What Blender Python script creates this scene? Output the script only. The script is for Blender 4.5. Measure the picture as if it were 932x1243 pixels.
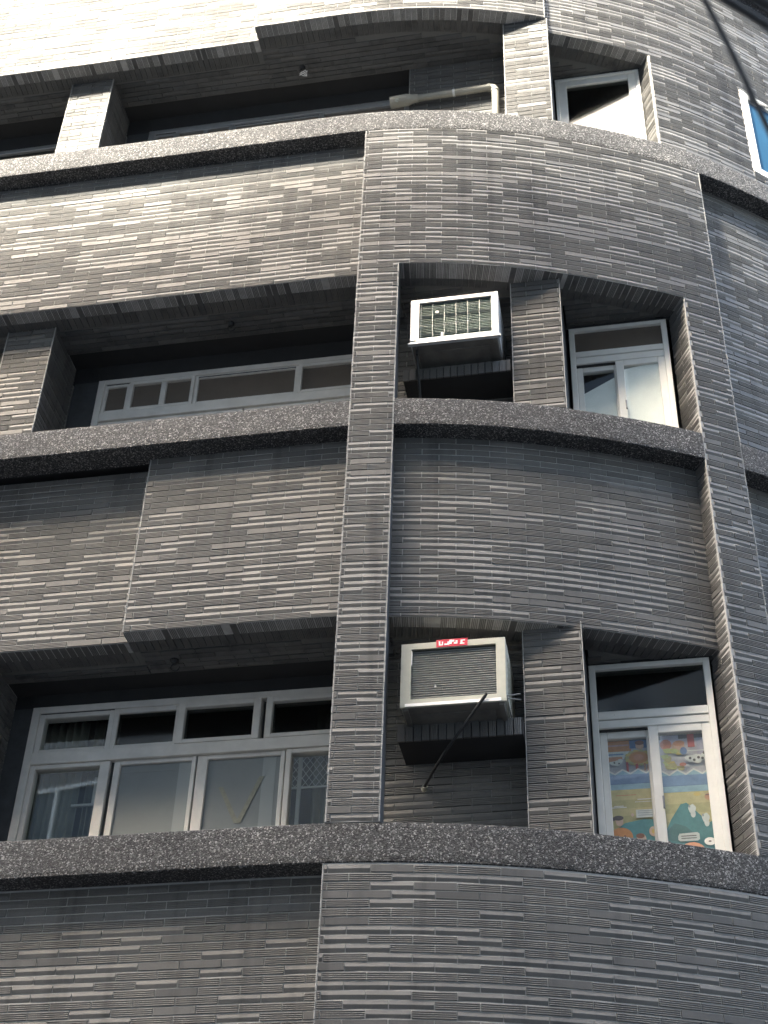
import bpy, math, random
import numpy as np
from mathutils import Matrix, Vector
random.seed(7)
R = math.radians
sc = bpy.context.scene
for o in list(bpy.data.objects): bpy.data.objects.remove(o)
C = sc.collection

# ------------------------------------------------------------------ camera
PITCH, ROLL = R(38.638), R(2.161)
cam_d = bpy.data.cameras.new('camera'); cam = bpy.data.objects.new('camera', cam_d); C.objects.link(cam)
cam.matrix_world = Matrix.Rotation(R(90) + PITCH, 4, 'X') @ Matrix.Rotation(ROLL, 4, 'Z')
cam_d.sensor_fit = 'VERTICAL'; cam_d.sensor_height = 36.0; cam_d.lens = 1850.0 / 1243.0 * 36.0
cam_d.clip_start = 0.05; cam_d.clip_end = 2000
cam_d.dof.use_dof = True; cam_d.dof.focus_distance = 9.6; cam_d.dof.aperture_fstop = 3.2
sc.camera = cam

# ------------------------------------------------------------------ sky, sun, exposure
SUN_EL, SUN_AZ = 44.0, 40.0          # sun stands behind the viewer, to the left
w = bpy.data.worlds.new("World"); sc.world = w; w.use_nodes = True
nt = w.node_tree; bg = nt.nodes['Background']
sky = nt.nodes.new('ShaderNodeTexSky'); sky.sky_type = 'NISHITA'; sky.sun_disc = False
sky.sun_elevation = R(SUN_EL); sky.sun_rotation = R(180 + SUN_AZ)
sky.air_density = 1.0; sky.dust_density = 5.0; sky.ozone_density = 1.0
nt.links.new(sky.outputs[0], bg.inputs[0]); bg.inputs[1].default_value = 0.15
sd = Vector((-math.sin(R(SUN_AZ)) * math.cos(R(SUN_EL)), -math.cos(R(SUN_AZ)) * math.cos(R(SUN_EL)), math.sin(R(SUN_EL))))
sl = bpy.data.lights.new('sun', 'SUN'); sl.energy = 2.0; sl.angle = R(3.5); sl.color = (1, .985, .955)
so = bpy.data.objects.new('sun', sl); C.objects.link(so); so.rotation_euler = sd.to_track_quat('Z', 'Y').to_euler()
sc.view_settings.view_transform = 'Standard'; sc.view_settings.look = 'None'
sc.view_settings.gamma = 1; sc.view_settings.use_curve_mapping = False
sc.view_settings.exposure = 3.85
sc.view_settings.use_white_balance = True; sc.view_settings.white_balance_temperature = 7300; sc.view_settings.white_balance_tint = 6

# ------------------------------------------------------------------ measures (metres, the eye of the camera is the origin)
GROUND = -1.6
ZA, ZB, ZC, ZD = 3.679, 6.869, 10.059, 13.249      # undersides of the pebble bands
BT = 0.241                                          # band height
OA, OB, OC = ZA + 1.735, ZB + 1.655, ZC + 1.69      # ceilings of the recesses, left
# plan of the outer wall: a straight part on the left, a round part on the right
kn = [(-6.5,8.93),(-5,8.625),(-4.1,8.44),(-3.3,8.29),(-2.6,8.15),(-1.9,8.005),(-1.2,7.862),(-.6,7.737),(-.28,7.675),(0,7.637),
      (.4,7.612),(.8,7.622),(1.2,7.665),(1.6,7.73),(2.15,7.85),(2.5,7.965),(3.1,8.235),(3.8,8.62),(4.5,9.1),(5.2,9.65)]
P_ = np.array(kn); q_ = []
for i in range(1, len(P_) - 2):
    a, b, c, d = P_[i-1], P_[i], P_[i+1], P_[i+2]
    for t in np.linspace(0, 1, 20, endpoint=False):
        q_.append(.5*((2*b)+(-a+c)*t+(2*a-5*b+4*c-d)*t*t+(-a+3*b-3*c+d)*t**3))
Q = np.array(q_)
for _ in range(400): Q[1:-1] = .25*Q[:-2] + .5*Q[1:-1] + .25*Q[2:]
sA = np.r_[0, np.cumsum(np.hypot(*np.diff(Q, axis=0).T))]; sA -= np.interp(0, Q[:,0], sA)
tg = np.gradient(Q, sA, axis=0); tg /= np.hypot(*tg.T)[:,None]; nm = np.c_[tg[:,1], -tg[:,0]]
SL, SR = float(sA[0]) + .02, float(sA[-1]) - .02
def F(s, d=0.0):
    nx = np.interp(s, sA, nm[:,0]); ny = np.interp(s, sA, nm[:,1])
    return (float(np.interp(s, sA, Q[:,0]) + nx*d), float(np.interp(s, sA, Q[:,1]) + ny*d))
th = math.atan(.205); UX, UY = math.cos(th), -math.sin(th); NX, NY = -math.sin(th), -math.cos(th); OY = 7.637
def G(u, n): return (u*UX + n*NX, OY + u*UY + n*NY)               # inner rectangular frame of the rooms
def toUN(x, y): y -= OY; return (x*UX + y*UY, x*NX + y*NY)
def nF(u):                                                         # where the outer face lies in the inner frame
    return float(np.interp(u, UN_U, UN_N))
UN = np.array([toUN(x, y) for x, y in Q]); UN_U, UN_N = UN[:,0], UN[:,1]
def front(a, z, d): x, y = F(a, d); return (x, y, z)

# ------------------------------------------------------------------ materials
def new_mat(name):
    m = bpy.data.materials.new(name); m.use_nodes = True
    return m, m.node_tree, m.node_tree.nodes['Principled BSDF']
def nd(nt, t, **kw):
    n = nt.nodes.new(t)
    for k, v in kw.items():
        if hasattr(n, k): setattr(n, k, v)
        else: n.inputs[k.replace('_', ' ')].default_value = v
    return n
def ramp(nt, stops, interp='LINEAR'):
    r = nt.nodes.new('ShaderNodeValToRGB'); r.color_ramp.interpolation = interp
    e = r.color_ramp.elements
    while len(e) < len(stops): e.new(0.5)
    for i, (p, c) in enumerate(stops): e[i].position = p; e[i].color = (*c, 1) if len(c) == 3 else c
    return r
def simple(name, col, rough=.6, metal=0, noise=.0, scale=6, bump=0, spec=.5):
    m, nt, b = new_mat(name)
    b.inputs['Roughness'].default_value = rough; b.inputs['Metallic'].default_value = metal
    b.inputs['Specular IOR Level'].default_value = spec
    if noise:
        tc = nt.nodes.new('ShaderNodeTexCoord'); n = nd(nt, 'ShaderNodeTexNoise'); n.inputs['Scale'].default_value = scale; n.inputs['Detail'].default_value = 8
        n.inputs['Roughness'].default_value = .65
        nt.links.new(tc.outputs['Object'], n.inputs['Vector'])
        r = ramp(nt, [(.3, tuple(c*(1-noise) for c in col)), (.7, tuple(min(1, c*(1+noise*.6)) for c in col))])
        nt.links.new(n.outputs[0], r.inputs[0]); nt.links.new(r.outputs[0], b.inputs['Base Color'])
        if bump:
            bp = nt.nodes.new('ShaderNodeBump'); bp.inputs['Strength'].default_value = bump; bp.inputs['Distance'].default_value = .004
            nt.links.new(n.outputs[0], bp.inputs['Height']); nt.links.new(bp.outputs[0], b.inputs['Normal'])
    else: b.inputs['Base Color'].default_value = (*col, 1)
    return m
def tile_mat():
    m, nt, b = new_mat('grey_clay_tile')
    tc = nt.nodes.new('ShaderNodeTexCoord')
    at = nt.nodes.new('ShaderNodeAttribute'); at.attribute_name = 'tint'
    r = ramp(nt, [(0, (.078,.078,.078)), (.25, (.098,.097,.096)), (.5, (.112,.111,.109)), (.75, (.122,.119,.115)), (1, (.145,.143,.140))])
    nt.links.new(at.outputs['Fac'], r.inputs[0])
    n = nd(nt, 'ShaderNodeTexNoise'); n.inputs['Scale'].default_value = 1.1; n.inputs['Detail'].default_value = 9; n.inputs['Roughness'].default_value = .7
    nt.links.new(tc.outputs['Object'], n.inputs['Vector'])
    rr = ramp(nt, [(.3, (.84,.84,.845)), (.72, (1.13,1.125,1.11))]); nt.links.new(n.outputs[0], rr.inputs[0])
    mx = nd(nt, 'ShaderNodeMix', data_type='RGBA', blend_type='MULTIPLY'); mx.inputs[0].default_value = 1
    nt.links.new(r.outputs[0], mx.inputs[6]); nt.links.new(rr.outputs[0], mx.inputs[7])
    mp_ = nt.nodes.new('ShaderNodeMapping'); mp_.inputs['Scale'].default_value = (5.5, 5.5, .35); nt.links.new(tc.outputs['Object'], mp_.inputs[0])
    n5 = nd(nt, 'ShaderNodeTexNoise'); n5.inputs['Scale'].default_value = 1.6; n5.inputs['Detail'].default_value = 7; n5.inputs['Roughness'].default_value = .6
    nt.links.new(mp_.outputs[0], n5.inputs['Vector'])
    r5 = ramp(nt, [(.30, (.64,.64,.65)), (.48, (1,1,1)), (.62, (1,1,1)), (.78, (1.22,1.21,1.19))]); nt.links.new(n5.outputs[0], r5.inputs[0])
    m5 = nd(nt, 'ShaderNodeMix', data_type='RGBA', blend_type='MULTIPLY'); m5.inputs[0].default_value = 1
    nt.links.new(mx.outputs[2], m5.inputs[6]); nt.links.new(r5.outputs[0], m5.inputs[7]); mx = m5
    # fine clay speckle
    n2 = nd(nt, 'ShaderNodeTexNoise'); n2.inputs['Scale'].default_value = 160; n2.inputs['Detail'].default_value = 3
    nt.links.new(tc.outputs['Object'], n2.inputs['Vector'])
    r2 = ramp(nt, [(.3, (.9,.9,.9)), (.7, (1.1,1.1,1.1))]); nt.links.new(n2.outputs[0], r2.inputs[0])
    m2 = nd(nt, 'ShaderNodeMix', data_type='RGBA', blend_type='MULTIPLY'); m2.inputs[0].default_value = 1
    nt.links.new(mx.outputs[2], m2.inputs[6]); nt.links.new(r2.outputs[0], m2.inputs[7])
    # pale lime blooms
    n3 = nd(nt, 'ShaderNodeTexNoise'); n3.inputs['Scale'].default_value = 2.6; n3.inputs['Detail'].default_value = 12; n3.inputs['Roughness'].default_value = .78
    nt.links.new(tc.outputs['Object'], n3.inputs['Vector'])
    r3 = ramp(nt, [(.66, (0,0,0)), (.76, (.55,.55,.55))]); nt.links.new(n3.outputs[0], r3.inputs[0])
    m3 = nd(nt, 'ShaderNodeMix', data_type='RGBA'); m3.inputs[7].default_value = (.5,.5,.48,1)
    nt.links.new(r3.outputs[0], m3.inputs[0]); nt.links.new(m2.outputs[2], m3.inputs[6])
    nt.links.new(m3.outputs[2], b.inputs['Base Color'])
    b.inputs['Specular IOR Level'].default_value = .26
    r4 = ramp(nt, [(.3, (.50,)*3), (.75, (.64,)*3)]); nt.links.new(n.outputs[0], r4.inputs[0]); nt.links.new(r4.outputs[0], b.inputs['Roughness'])
    bp = nt.nodes.new('ShaderNodeBump'); bp.inputs['Strength'].default_value = .25; bp.inputs['Distance'].default_value = .002
    nt.links.new(n2.outputs[0], bp.inputs['Height']); nt.links.new(bp.outputs[0], b.inputs['Normal'])
    return m
def pebble_mat():
    m, nt, b = new_mat('pebble_wash')
    tc = nt.nodes.new('ShaderNodeTexCoord')
    v = nd(nt, 'ShaderNodeTexVoronoi'); v.inputs['Scale'].default_value = 150; v.inputs['Randomness'].default_value = 1
    nt.links.new(tc.outputs['Object'], v.inputs['Vector'])
    sp = nt.nodes.new('ShaderNodeSeparateColor'); nt.links.new(v.outputs['Color'], sp.inputs[0])
    r = ramp(nt, [(0, (.018,.018,.019)), (.25, (.038,.038,.039)), (.55, (.060,.060,.060)), (.78, (.110,.110,.108)), (.90, (.24,.237,.232))], 'CONSTANT')
    nt.links.new(sp.outputs[0], r.inputs[0])
    n = nd(nt, 'ShaderNodeTexNoise'); n.inputs['Scale'].default_value = 1.7; n.inputs['Detail'].default_value = 8
    nt.links.new(tc.outputs['Object'], n.inputs['Vector'])
    rr = ramp(nt, [(.34, (.78,.78,.80)), (.52, (1.06,1.06,1.07)), (.7, (1.30,1.29,1.28))]); nt.links.new(n.outputs[0], rr.inputs[0])
    mx = nd(nt, 'ShaderNodeMix', data_type='RGBA', blend_type='MULTIPLY'); mx.inputs[0].default_value = 1
    nt.links.new(r.outputs[0], mx.inputs[6]); nt.links.new(rr.outputs[0], mx.inputs[7]); nt.links.new(mx.outputs[2], b.inputs['Base Color'])
    b.inputs['Roughness'].default_value = .7; b.inputs['Specular IOR Level'].default_value = .2
    bp = nt.nodes.new('ShaderNodeBump'); bp.inputs['Strength'].default_value = .9; bp.inputs['Distance'].default_value = .006; bp.invert = True
    nt.links.new(v.outputs['Distance'], bp.inputs['Height']); nt.links.new(bp.outputs[0], b.inputs['Normal'])
    return m
def glass_mat(name, tint=(.9,.95,.93), rough=.02):
    m = bpy.data.materials.new(name); m.use_nodes = True; nt = m.node_tree; nt.nodes.clear()
    o = nt.nodes.new('ShaderNodeOutputMaterial'); mx = nt.nodes.new('ShaderNodeMixShader'); lw = nt.nodes.new('ShaderNodeLayerWeight'); pw = nt.nodes.new('ShaderNodeMath'); pw.operation = 'POWER'; pw.inputs[1].default_value = 4; f = nt.nodes.new('ShaderNodeMath'); f.operation = 'MULTIPLY_ADD'; f.inputs[1].default_value = .9; f.inputs[2].default_value = .06; nt.links.new(lw.outputs['Facing'], pw.inputs[0]); nt.links.new(pw.outputs[0], f.inputs[0])
    t = nt.nodes.new('ShaderNodeBsdfTransparent'); t.inputs[0].default_value = (*tint, 1)
    g = nt.nodes.new('ShaderNodeBsdfGlossy'); g.inputs['Roughness'].default_value = rough
    nt.links.new(f.outputs[0], mx.inputs[0]); nt.links.new(t.outputs[0], mx.inputs[1]); nt.links.new(g.outputs[0], mx.inputs[2]); nt.links.new(mx.outputs[0], o.inputs[0])
    return m
M = dict(
    tile=tile_mat(), pebble=pebble_mat(),
    grout=simple('grout', (0.340,0.337,0.330), .9, noise=.2, scale=20),
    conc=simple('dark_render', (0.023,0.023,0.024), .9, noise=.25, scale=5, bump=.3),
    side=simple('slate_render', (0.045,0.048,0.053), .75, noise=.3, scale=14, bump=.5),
    room=simple('room_plaster', (0.060,0.057,0.054), .9),
    whitef=simple('white_window_paint', (.74,.73,.69), .42, noise=.07, scale=9),
    greyf=simple('weathered_window_paint', (0.589,0.564,0.526), .5, noise=.13, scale=7),
    alu=simple('mill_aluminium', (0.350,0.357,0.364), .42, .6, noise=.12, scale=25),
    seal=simple('rubber_seal', (.03,.03,.03), .7),
    glass=glass_mat('clear_glass', (.97,.985,.975)),
    dglass=glass_mat('dark_glass', (.5,.52,.51), .10),
    frost=simple('frosted_film', (0.175,0.190,0.190), .38, noise=.10, scale=3),
    frostl=simple('frosted_film_over_stile', (0.250,0.270,0.265), .38, noise=.06, scale=3),
    brown=simple('brown_film', (0.123,0.103,0.087), .3, noise=.15, scale=4),
    wfilm=simple('painted_glare', (0.920,0.920,0.890), .35, noise=.12, scale=3),  # white of the sheets that stand in for glare on window glass
    wfilm2=simple('stained_white_film', (.68,.68,.63), .5, noise=.25, scale=9),
    tape=simple('old_tape', (0.205,0.205,0.165), .6, noise=.2, scale=30),
    beige=simple('beige_enamel', (0.410,0.404,0.342), .45, noise=.10, scale=12),
    under=simple('dusty_sheet_metal', (0.132,0.126,0.114), .6, noise=.3, scale=10),
    galv=simple('galvanised_steel', (0.561,0.570,0.578), .38, .35, noise=.12, scale=18),
    fins=simple('condenser_fins', (0.288,0.296,0.296), .5, .3, noise=.2, scale=20),
    finsg=simple('green_condenser_fins', (0.150,0.203,0.180), .5, .2, noise=.35, scale=15),
    wire=simple('steel_wire', (.32,.34,.32), .4, .4),
    black=simple('black_rubber', (.012,.012,.013), .45),
    cable=simple('cable_sheath', (.03,.03,.033), .6),
    pvc=simple('grey_pvc', (0.252,0.246,0.216), .5, noise=.15, scale=9),
    cream=simple('cream_plastic', (.62,.60,.5), .5),
    red=simple('red_sticker', (.55,.02,.05), .4), white=simple('white_print', (.85,.83,.80), .4),
    blue=simple('blue_sunscreen_film', (0.012,0.075,0.150), .8, spec=.15, noise=.08, scale=6),
    curtain=simple('curtain_cloth', (0.150,0.158,0.130), .9, noise=.12, scale=8),
    lath=simple('lattice_bars', (0.400,0.400,0.376), .5),
    asphalt=simple('asphalt', (.05,.05,.052), .9, noise=.3, scale=30, bump=.4),
    paving=simple('pavement', (.14,.135,.13), .85, noise=.2, scale=12),
    opp=simple('cream_render', (0.210,0.205,0.195), .85, noise=.1, scale=2),
    oppd=simple('opposite_window_glass', (.04,.05,.06), .1),
    leaf=simple('leaf', (.06,.10,.03), .6), bark=simple('planter', (.2,.12,.07), .8),
)

# ------------------------------------------------------------------ mesh helpers
class MB:
    def __init__(s): s.v = []; s.f = []; s.m = []; s.t = []; s.mats = []
    def mi(s, k):
        if k not in s.mats: s.mats.append(k)
        return s.mats.index(k)
    def face(s, idx, k, t=.5): s.f.append(idx); s.m.append(s.mi(k)); s.t.append(t)
    def hexa(s, p, k, t=.5):                       # p: 8 points, bottom loop then top loop
        b = len(s.v); s.v += p
        for q in ((3,2,1,0),(4,5,6,7),(0,1,5,4),(1,2,6,5),(2,3,7,6),(3,0,4,7)): s.face([b+i for i in q], k, t)
    def box(s, mp, a0, a1, b0, b1, c0, c1, k, t=.5, na=1):
        for i in range(na):
            x0 = a0 + (a1-a0)*i/na; x1 = a0 + (a1-a0)*(i+1)/na
            if na == 1: s.hexa([mp(x0,b0,c0), mp(x1,b0,c0), mp(x1,b0,c1), mp(x0,b0,c1), mp(x0,b1,c0), mp(x1,b1,c0), mp(x1,b1,c1), mp(x0,b1,c1)], k, t)
        if na > 1:
            b = len(s.v)
            for i in range(na+1):
                x = a0 + (a1-a0)*i/na
                s.v += [mp(x,b0,c0), mp(x,b0,c1), mp(x,b1,c1), mp(x,b1,c0)]
            for i in range(na):
                o = b + 4*i
                for j in range(4): s.face([o+j, o+(j+1)%4, o+4+(j+1)%4, o+4+j], k, t)
            s.face([b, b+3, b+2, b+1], k, t); s.face([b+4*na+j for j in range(4)], k, t)
    def prof(s, mp, a0, a1, pts, k, t=.5):         # section pts (b, d) swept along a
        b = len(s.v); n = len(pts)
        s.v += [mp(a0, y, d) for y, d in pts] + [mp(a1, y, d) for y, d in pts]
        for i in range(n-1): s.face([b+i, b+i+1, b+n+i+1, b+n+i], k, t)
        s.face([b+i for i in range(n)], k, t); s.face([b+n+i for i in reversed(range(n))], k, t)
    def tube(s, pts, r, k, n=10, caps=True):
        b = len(s.v); pts = [Vector(p) for p in pts]
        rr = r if isinstance(r, (list, tuple)) else [r]*len(pts)
        ref = Vector((0,0,1))
        for i, p in enumerate(pts):
            d = (pts[min(i+1, len(pts)-1)] - pts[max(i-1, 0)]).normalized()
            if abs(d.dot(ref)) > .95: x = d.cross(Vector((1,0,0))).normalized()
            else: x = d.cross(ref).normalized()
            y = d.cross(x)
            s.v += [tuple(p + (x*math.cos(2*math.pi*j/n) + y*math.sin(2*math.pi*j/n))*rr[i]) for j in range(n)]
        for i in range(len(pts)-1):
            for j in range(n): s.face([b+i*n+j, b+i*n+(j+1)%n, b+(i+1)*n+(j+1)%n, b+(i+1)*n+j], k)
        if caps:
            s.face([b+j for j in range(n)], k); s.face([b+(len(pts)-1)*n+j for j in range(n)], k)
    def build(s, name, parent=None, smooth=False):
        me = bpy.data.meshes.new(name); me.from_pydata(s.v, [], s.f)
        for k in s.mats: me.materials.append(M[k])
        me.polygons.foreach_set('material_index', s.m)
        at = me.attributes.new('tint', 'FLOAT', 'FACE'); at.data.foreach_set('value', s.t)
        if smooth: me.polygons.foreach_set('use_smooth', [True]*len(s.f))
        me.update()
        o = bpy.data.objects.new(name, me); C.objects.link(o)
        if parent:
            o.parent = parent
            if parent.type == 'EMPTY': o.matrix_parent_inverse = Matrix.Translation(-parent.location)
        return o
def tag(o, label=None, cat=None, group=None, kind=None):
    if label: o['label'] = label
    if cat: o['category'] = cat
    if group: o['group'] = group
    if kind: o['kind'] = kind
    return o
def empty(name, loc, label, cat, group=None):
    o = bpy.data.objects.new(name, None); C.objects.link(o); o.location = loc; o.empty_display_size = .2
    return tag(o, label, cat, group)
def gmap(u, n, z): x, y = G(u, n); return (x, y, z)

# ------------------------------------------------------------------ tiles
RH, TL, J = .0500, .235, .0062
RO = .019                       # height of the first course
def tile(mb, mp, a0, a1, b0, b1, kind, dz=0.0):
    t = min(1, max(0, random.gauss(.2 if kind == 'flat' else .55, .10))); h = b1 - b0; o = dz + random.uniform(-.0012, .0012)
    if kind == 'flat': pts = [(0,-.012),(0,-.001),(.04,.001),(.96,.001),(1,-.001),(1,-.012)]
    elif kind == 'ridge': pts = [(0,-.012),(0,-.0034),(.46,.0026),(.50,.0026),(1,-.0034),(1,-.012)]
    else:
        pts = [(0,-.012)]
        for i in range(4):
            c = i*.25
            pts += [(c+.01,-.0017),(c+.045,.0010),(c+.13,.0013),(c+.235,-.0017)]
        pts.append((1,-.012))
    mb.prof(mp, a0, a1, [(b0+y*h, d+o) for y, d in pts], 'tile', t)
def pick(fl=.12, ri=.42):
    x = random.random(); return 'flat' if x < fl else 'ridge' if x < fl+ri else 'rib'
def tiles(mb, mp, a0, a1, b0, b1, off=0.0, d=0.0, lim=None, fl=.18, ri=.40, anchor=0.0):
    fl = .12 if fl == .18 else fl
    """running bond between a0..a1 along, b0..b1 up; anchor fixes the bond so neighbouring panels line up"""
    k = math.floor((b0-RO)/RH + 1e-6)
    while k*RH+RO < b1 - 1e-4:
        y0, y1 = max(b0, k*RH+RO) + J/2, min(b1, (k+1)*RH+RO) - J/2
        if y1 - y0 > .010:
            sh = anchor + (k % 2)*TL/2
            j = math.floor((a0 - sh)/TL); prev = None
            while j*TL + sh < a1:
                x0, x1 = max(a0, j*TL + sh) + J/2, min(a1, (j+1)*TL + sh) - J/2
                if x1 - x0 > .012 and (lim is None or lim(x0, x1, y0, y1)):
                    kd = pick(fl, ri)
                    if prev and random.random() < .22: kd = prev
                    prev = kd
                    if y1 - y0 < .03: kd = 'flat'
                    tile(mb, (lambda a, b, dd: mp(a, b, dd + d)), x0, x1, y0, y1, kd)
                j += 1
        k += 1
def seg(a0, a1): return max(2, int(abs(a1-a0)/.12))
def edge_bead(mb, mp, a, z0, z1, d):
    k = math.floor((z0-RO)/RH)
    while k*RH+RO < z1:                                    # one ragged bit of mortar and tile end per course
        y0, y1 = max(z0, k*RH+RO), min(z1, (k+1)*RH+RO)
        w_, e = random.uniform(.0016, .0036), random.uniform(-.003, .0022)
        if y1-y0 > .004: mb.box(mp, a-w_, a+w_, y0+.0008, y1-random.uniform(.001,.004), d-.0095, d+e, 'grout')
        k += 1
def wall(name, parent, s0, s1, z0, z1, d, beadL=False, beadR=False, thick=.12, tz0=None):
    """curved tiled wall panel of the outer skin, tile faces at offset d"""
    mb = MB(); fm = lambda a, z, dd: front(a, z, dd)
    mb.box(lambda a, z, dd: front(a, z, dd), s0, s1, z0, z1, d-thick, d-.0052, 'grout', na=seg(s0, s1))
    tiles(mb, fm, s0 + (.006 if beadL else 0), s1 - (.006 if beadR else 0), z0 if tz0 is None else tz0, z1, d=d)
    for on, sx in ((beadL, s0+.0015), (beadR, s1-.0015)):
        if on: edge_bead(mb, fm, sx, z0, z1, d)
    return mb.build(name, parent)

ROOT = empty('apartment_building', (0, 8.5, GROUND), 'rounded apartment block of dark grey ribbed tiles with pebble-washed bands', 'building')

SB0_ = 3.185
sP0, sP1, sR0, sR1 = -.264, .040, 2.212, 2.515     # pilaster and the broad rib on the right
OCR = 8.469                                    # head of the tall opening on the round part
OBR = ZA + 1.715                                    # lower edge of the recessed apron
tz = 1.2
wall('base_wall', ROOT, sP0, SR, GROUND, ZA, -.004, beadL=True, tz0=tz)
wall('base_wall', ROOT, SL, sP0, GROUND, ZA, -.15, tz0=tz)
wall('pilaster', ROOT, sP0, sP1, ZA+BT, OCR, .004, beadL=True, beadR=True, thick=.26)
wall('pilaster', ROOT, sR0, sR1, ZA+BT, OCR, .0, beadL=True, beadR=True, thick=.16)
wall('spandrel_wall', ROOT, sP0, sR1, OCR, ZC, .0, beadL=True, beadR=True, thick=.16)
wall('spandrel_wall', ROOT, sP1, sR0, OBR, ZB, -.14)
wall('spandrel_wall', ROOT, -1.70, sP0, OA+.005, ZB, -.15, beadL=True)
wall('spandrel_wall', ROOT, SL, -1.70, OA+.005, ZB, -.27)
wall('spandrel_wall', ROOT, SL, sP0, OB, ZC, -.145)
wall('spandrel_wall', ROOT, SL, -1.33, OC, ZD, -.145)
wall('spandrel_wall', ROOT, -1.33, 1.245, ZC+1.68, ZD, .0, beadL=True, beadR=True)
wall('spandrel_wall', ROOT, 1.245, SR, 11.669, ZD, -.06)
wall('spandrel_wall', ROOT, 1.245, SB0_, 11.619, 11.669, -.06)
# right-hand walls beyond the rib
wall('side_wall', ROOT, sR1, SR, ZA+BT, ZB, -.145)
wall('side_wall', ROOT, sR1, SR, ZB+BT, ZC, -.145)
SB0, SB1, ZB0, ZB1 = 3.185, 4.05, 10.519, 11.669
wall('side_wall', ROOT, sR0+.01, SB0, ZC+BT, 11.619, -.06, beadL=True)
wall('side_wall', ROOT, SB0, SB1, ZC+BT, ZB0, -.06)
wall('side_wall', ROOT, SB1, SR, ZC+BT, ZB1, -.06)
# parapet and roof over the last row
wall('parapet', ROOT, SL, SR, ZD+BT, ZD+1.3, -.05)

# pebble bands: rough-edged pebble-washed strips
def band(s0, s1, z0, dfront=.0, depth=.20):
    mb = MB(); n = int((s1-s0)/.02); b = len(mb.v)
    rows = [(0,-depth), (0,-.10), (0,-.012), (.006,-.003), (.03,0), (.08,0), (.13,0), (.18,0), (BT-.03,0), (BT-.006,-.003), (BT,-.012), (BT,-.10), (BT,-depth)]
    N = len(rows)
    for i in range(n+1):
        s = s0 + (s1-s0)*i/n
        for j, (z, d) in enumerate(rows):
            e = 0 if i in (0, n) else 1
            jz = random.uniform(-.0013, .0013)*e if 1 < j < N-2 else 0
            jd = random.uniform(-.0009, .0009)*e if 1 < j < N-2 else 0
            mb.v.append(front(s, z0+z+jz, dfront+d+jd))
    for i in range(n):
        for j in range(N): mb.face([b+i*N+j, b+i*N+(j+1)%N, b+(i+1)*N+(j+1)%N, b+(i+1)*N+j], 'pebble')
    mb.face([b+j for j in range(N)], 'pebble'); mb.face([b+n*N+j for j in range(N)], 'pebble')
    return mb.build('pebble_band', ROOT, smooth=False)
band(SL, SR, ZA); band(SL, sP0-.001, ZB); band(sP1+.001, sR0-.001, ZB); band(sR1+.001, SR, ZB)
band(SL, SR, ZC); band(SL, SR, ZD)

# ------------------------------------------------------------------ recesses: ceilings, floors, back walls, piers
NB, NW, NWR = -.64, -.80, -.85
def ceiling(z, u0, u1, s0, s1, dl, nback, fr, right=False, tiled=True):
    """tiled underside; fr(u) front limit in the inner frame, dl offset of the wall above"""
    mb = MB()
    n = seg(s0, s1)
    b = len(mb.v)
    for i in range(n+1):                                            # backing slab
        s = s0 + (s1-s0)*i/n; x, y = F(s, dl-.006); u, _ = toUN(x, y); x2, y2 = G(u, nback)
        mb.v += [(x,y,z+.0095), (x2,y2,z+.0095), (x2,y2,z+.10), (x,y,z+.10)]
    for i in range(n):
        o = b+4*i
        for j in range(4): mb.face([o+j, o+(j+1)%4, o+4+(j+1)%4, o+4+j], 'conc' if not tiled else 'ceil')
    mb.face([b,b+1,b+2,b+3], 'conc'); mb.face([b+4*n+j for j in range(4)], 'conc')
    if tiled:
        k = int((s1-s0)/RH)
        for i in range(k):                                          # header course along the edge
            a = s0 + i*RH
            tile(mb, (lambda aa, bb, dd: (*F(bb, dl - aa), z - dd)), .008, .238, a+J/2, a+RH-J/2, 'flat' if random.random() < .12 else 'rib')
        def lim(x0, x1, y0, y1): return y1 < min(nF(x0)+dl, nF(x1)+dl) - .252
        tiles(mb, (lambda a, bb, dd: (*G(a, bb), z - dd)), u0, u1, nback, .3, lim=lim, fl=.5, ri=.2)
    return mb.build('soffit', ROOT)
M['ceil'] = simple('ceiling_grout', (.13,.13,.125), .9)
ceiling(OA+.005, -1.66, -.24, -1.70, -.25, -.15, NB, None)
ceiling(OA+.003, -5, -1.66, SL, -1.70, -.27, NB, None)
ceiling(OB, -5, -.24, SL, -.25, -.145, NB, None)
ceiling(OC, -5, -.04, SL, -1.33, -.145, NB, None)
ceiling(ZC+1.68, -1.33, 1.2, -1.33, 1.245, 0, NB, None)
ceiling(OBR, -.02, 1.2, .02, 1.30, -.14, NB, None)
ceiling(OBR-.002, 1.2, 2.06, 1.30, sR0, -.14, NWR-.03, None)
ceiling(OCR, -.02, 1.2, .02, 1.30, 0, NB, None)
ceiling(OCR-.002, 1.2, 2.06, 1.30, sR0, 0, NWR-.03, None)
ceiling(11.619, 1.2, 2.06, 1.25, sR0, -.06, NWR-.03, None)

def slab(z, h=.12):                                                 # floors of the recesses, behind the bands
    mb = MB(); n = 40; b = 0
    for i in range(n+1):
        s = SL + (2.3-SL)*i/n; x, y = F(s, -.19); u, _ = toUN(x, y); x2, y2 = G(u, -1.05)
        if y2 < y + .05: x2, y2 = x, y + .3
        mb.v += [(x,y,z), (x2,y2,z), (x2,y2,z+h), (x,y,z+h)]
    for i in range(n):
        o = 4*i
        for j in range(4): mb.face([o+j, o+(j+1)%4, o+4+(j+1)%4, o+4+j], 'conc')
    return mb.build('floor_slab', ROOT)
for z in (ZA+.06, ZB+.06, ZC+.06, ZD+.06): slab(z)

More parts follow.
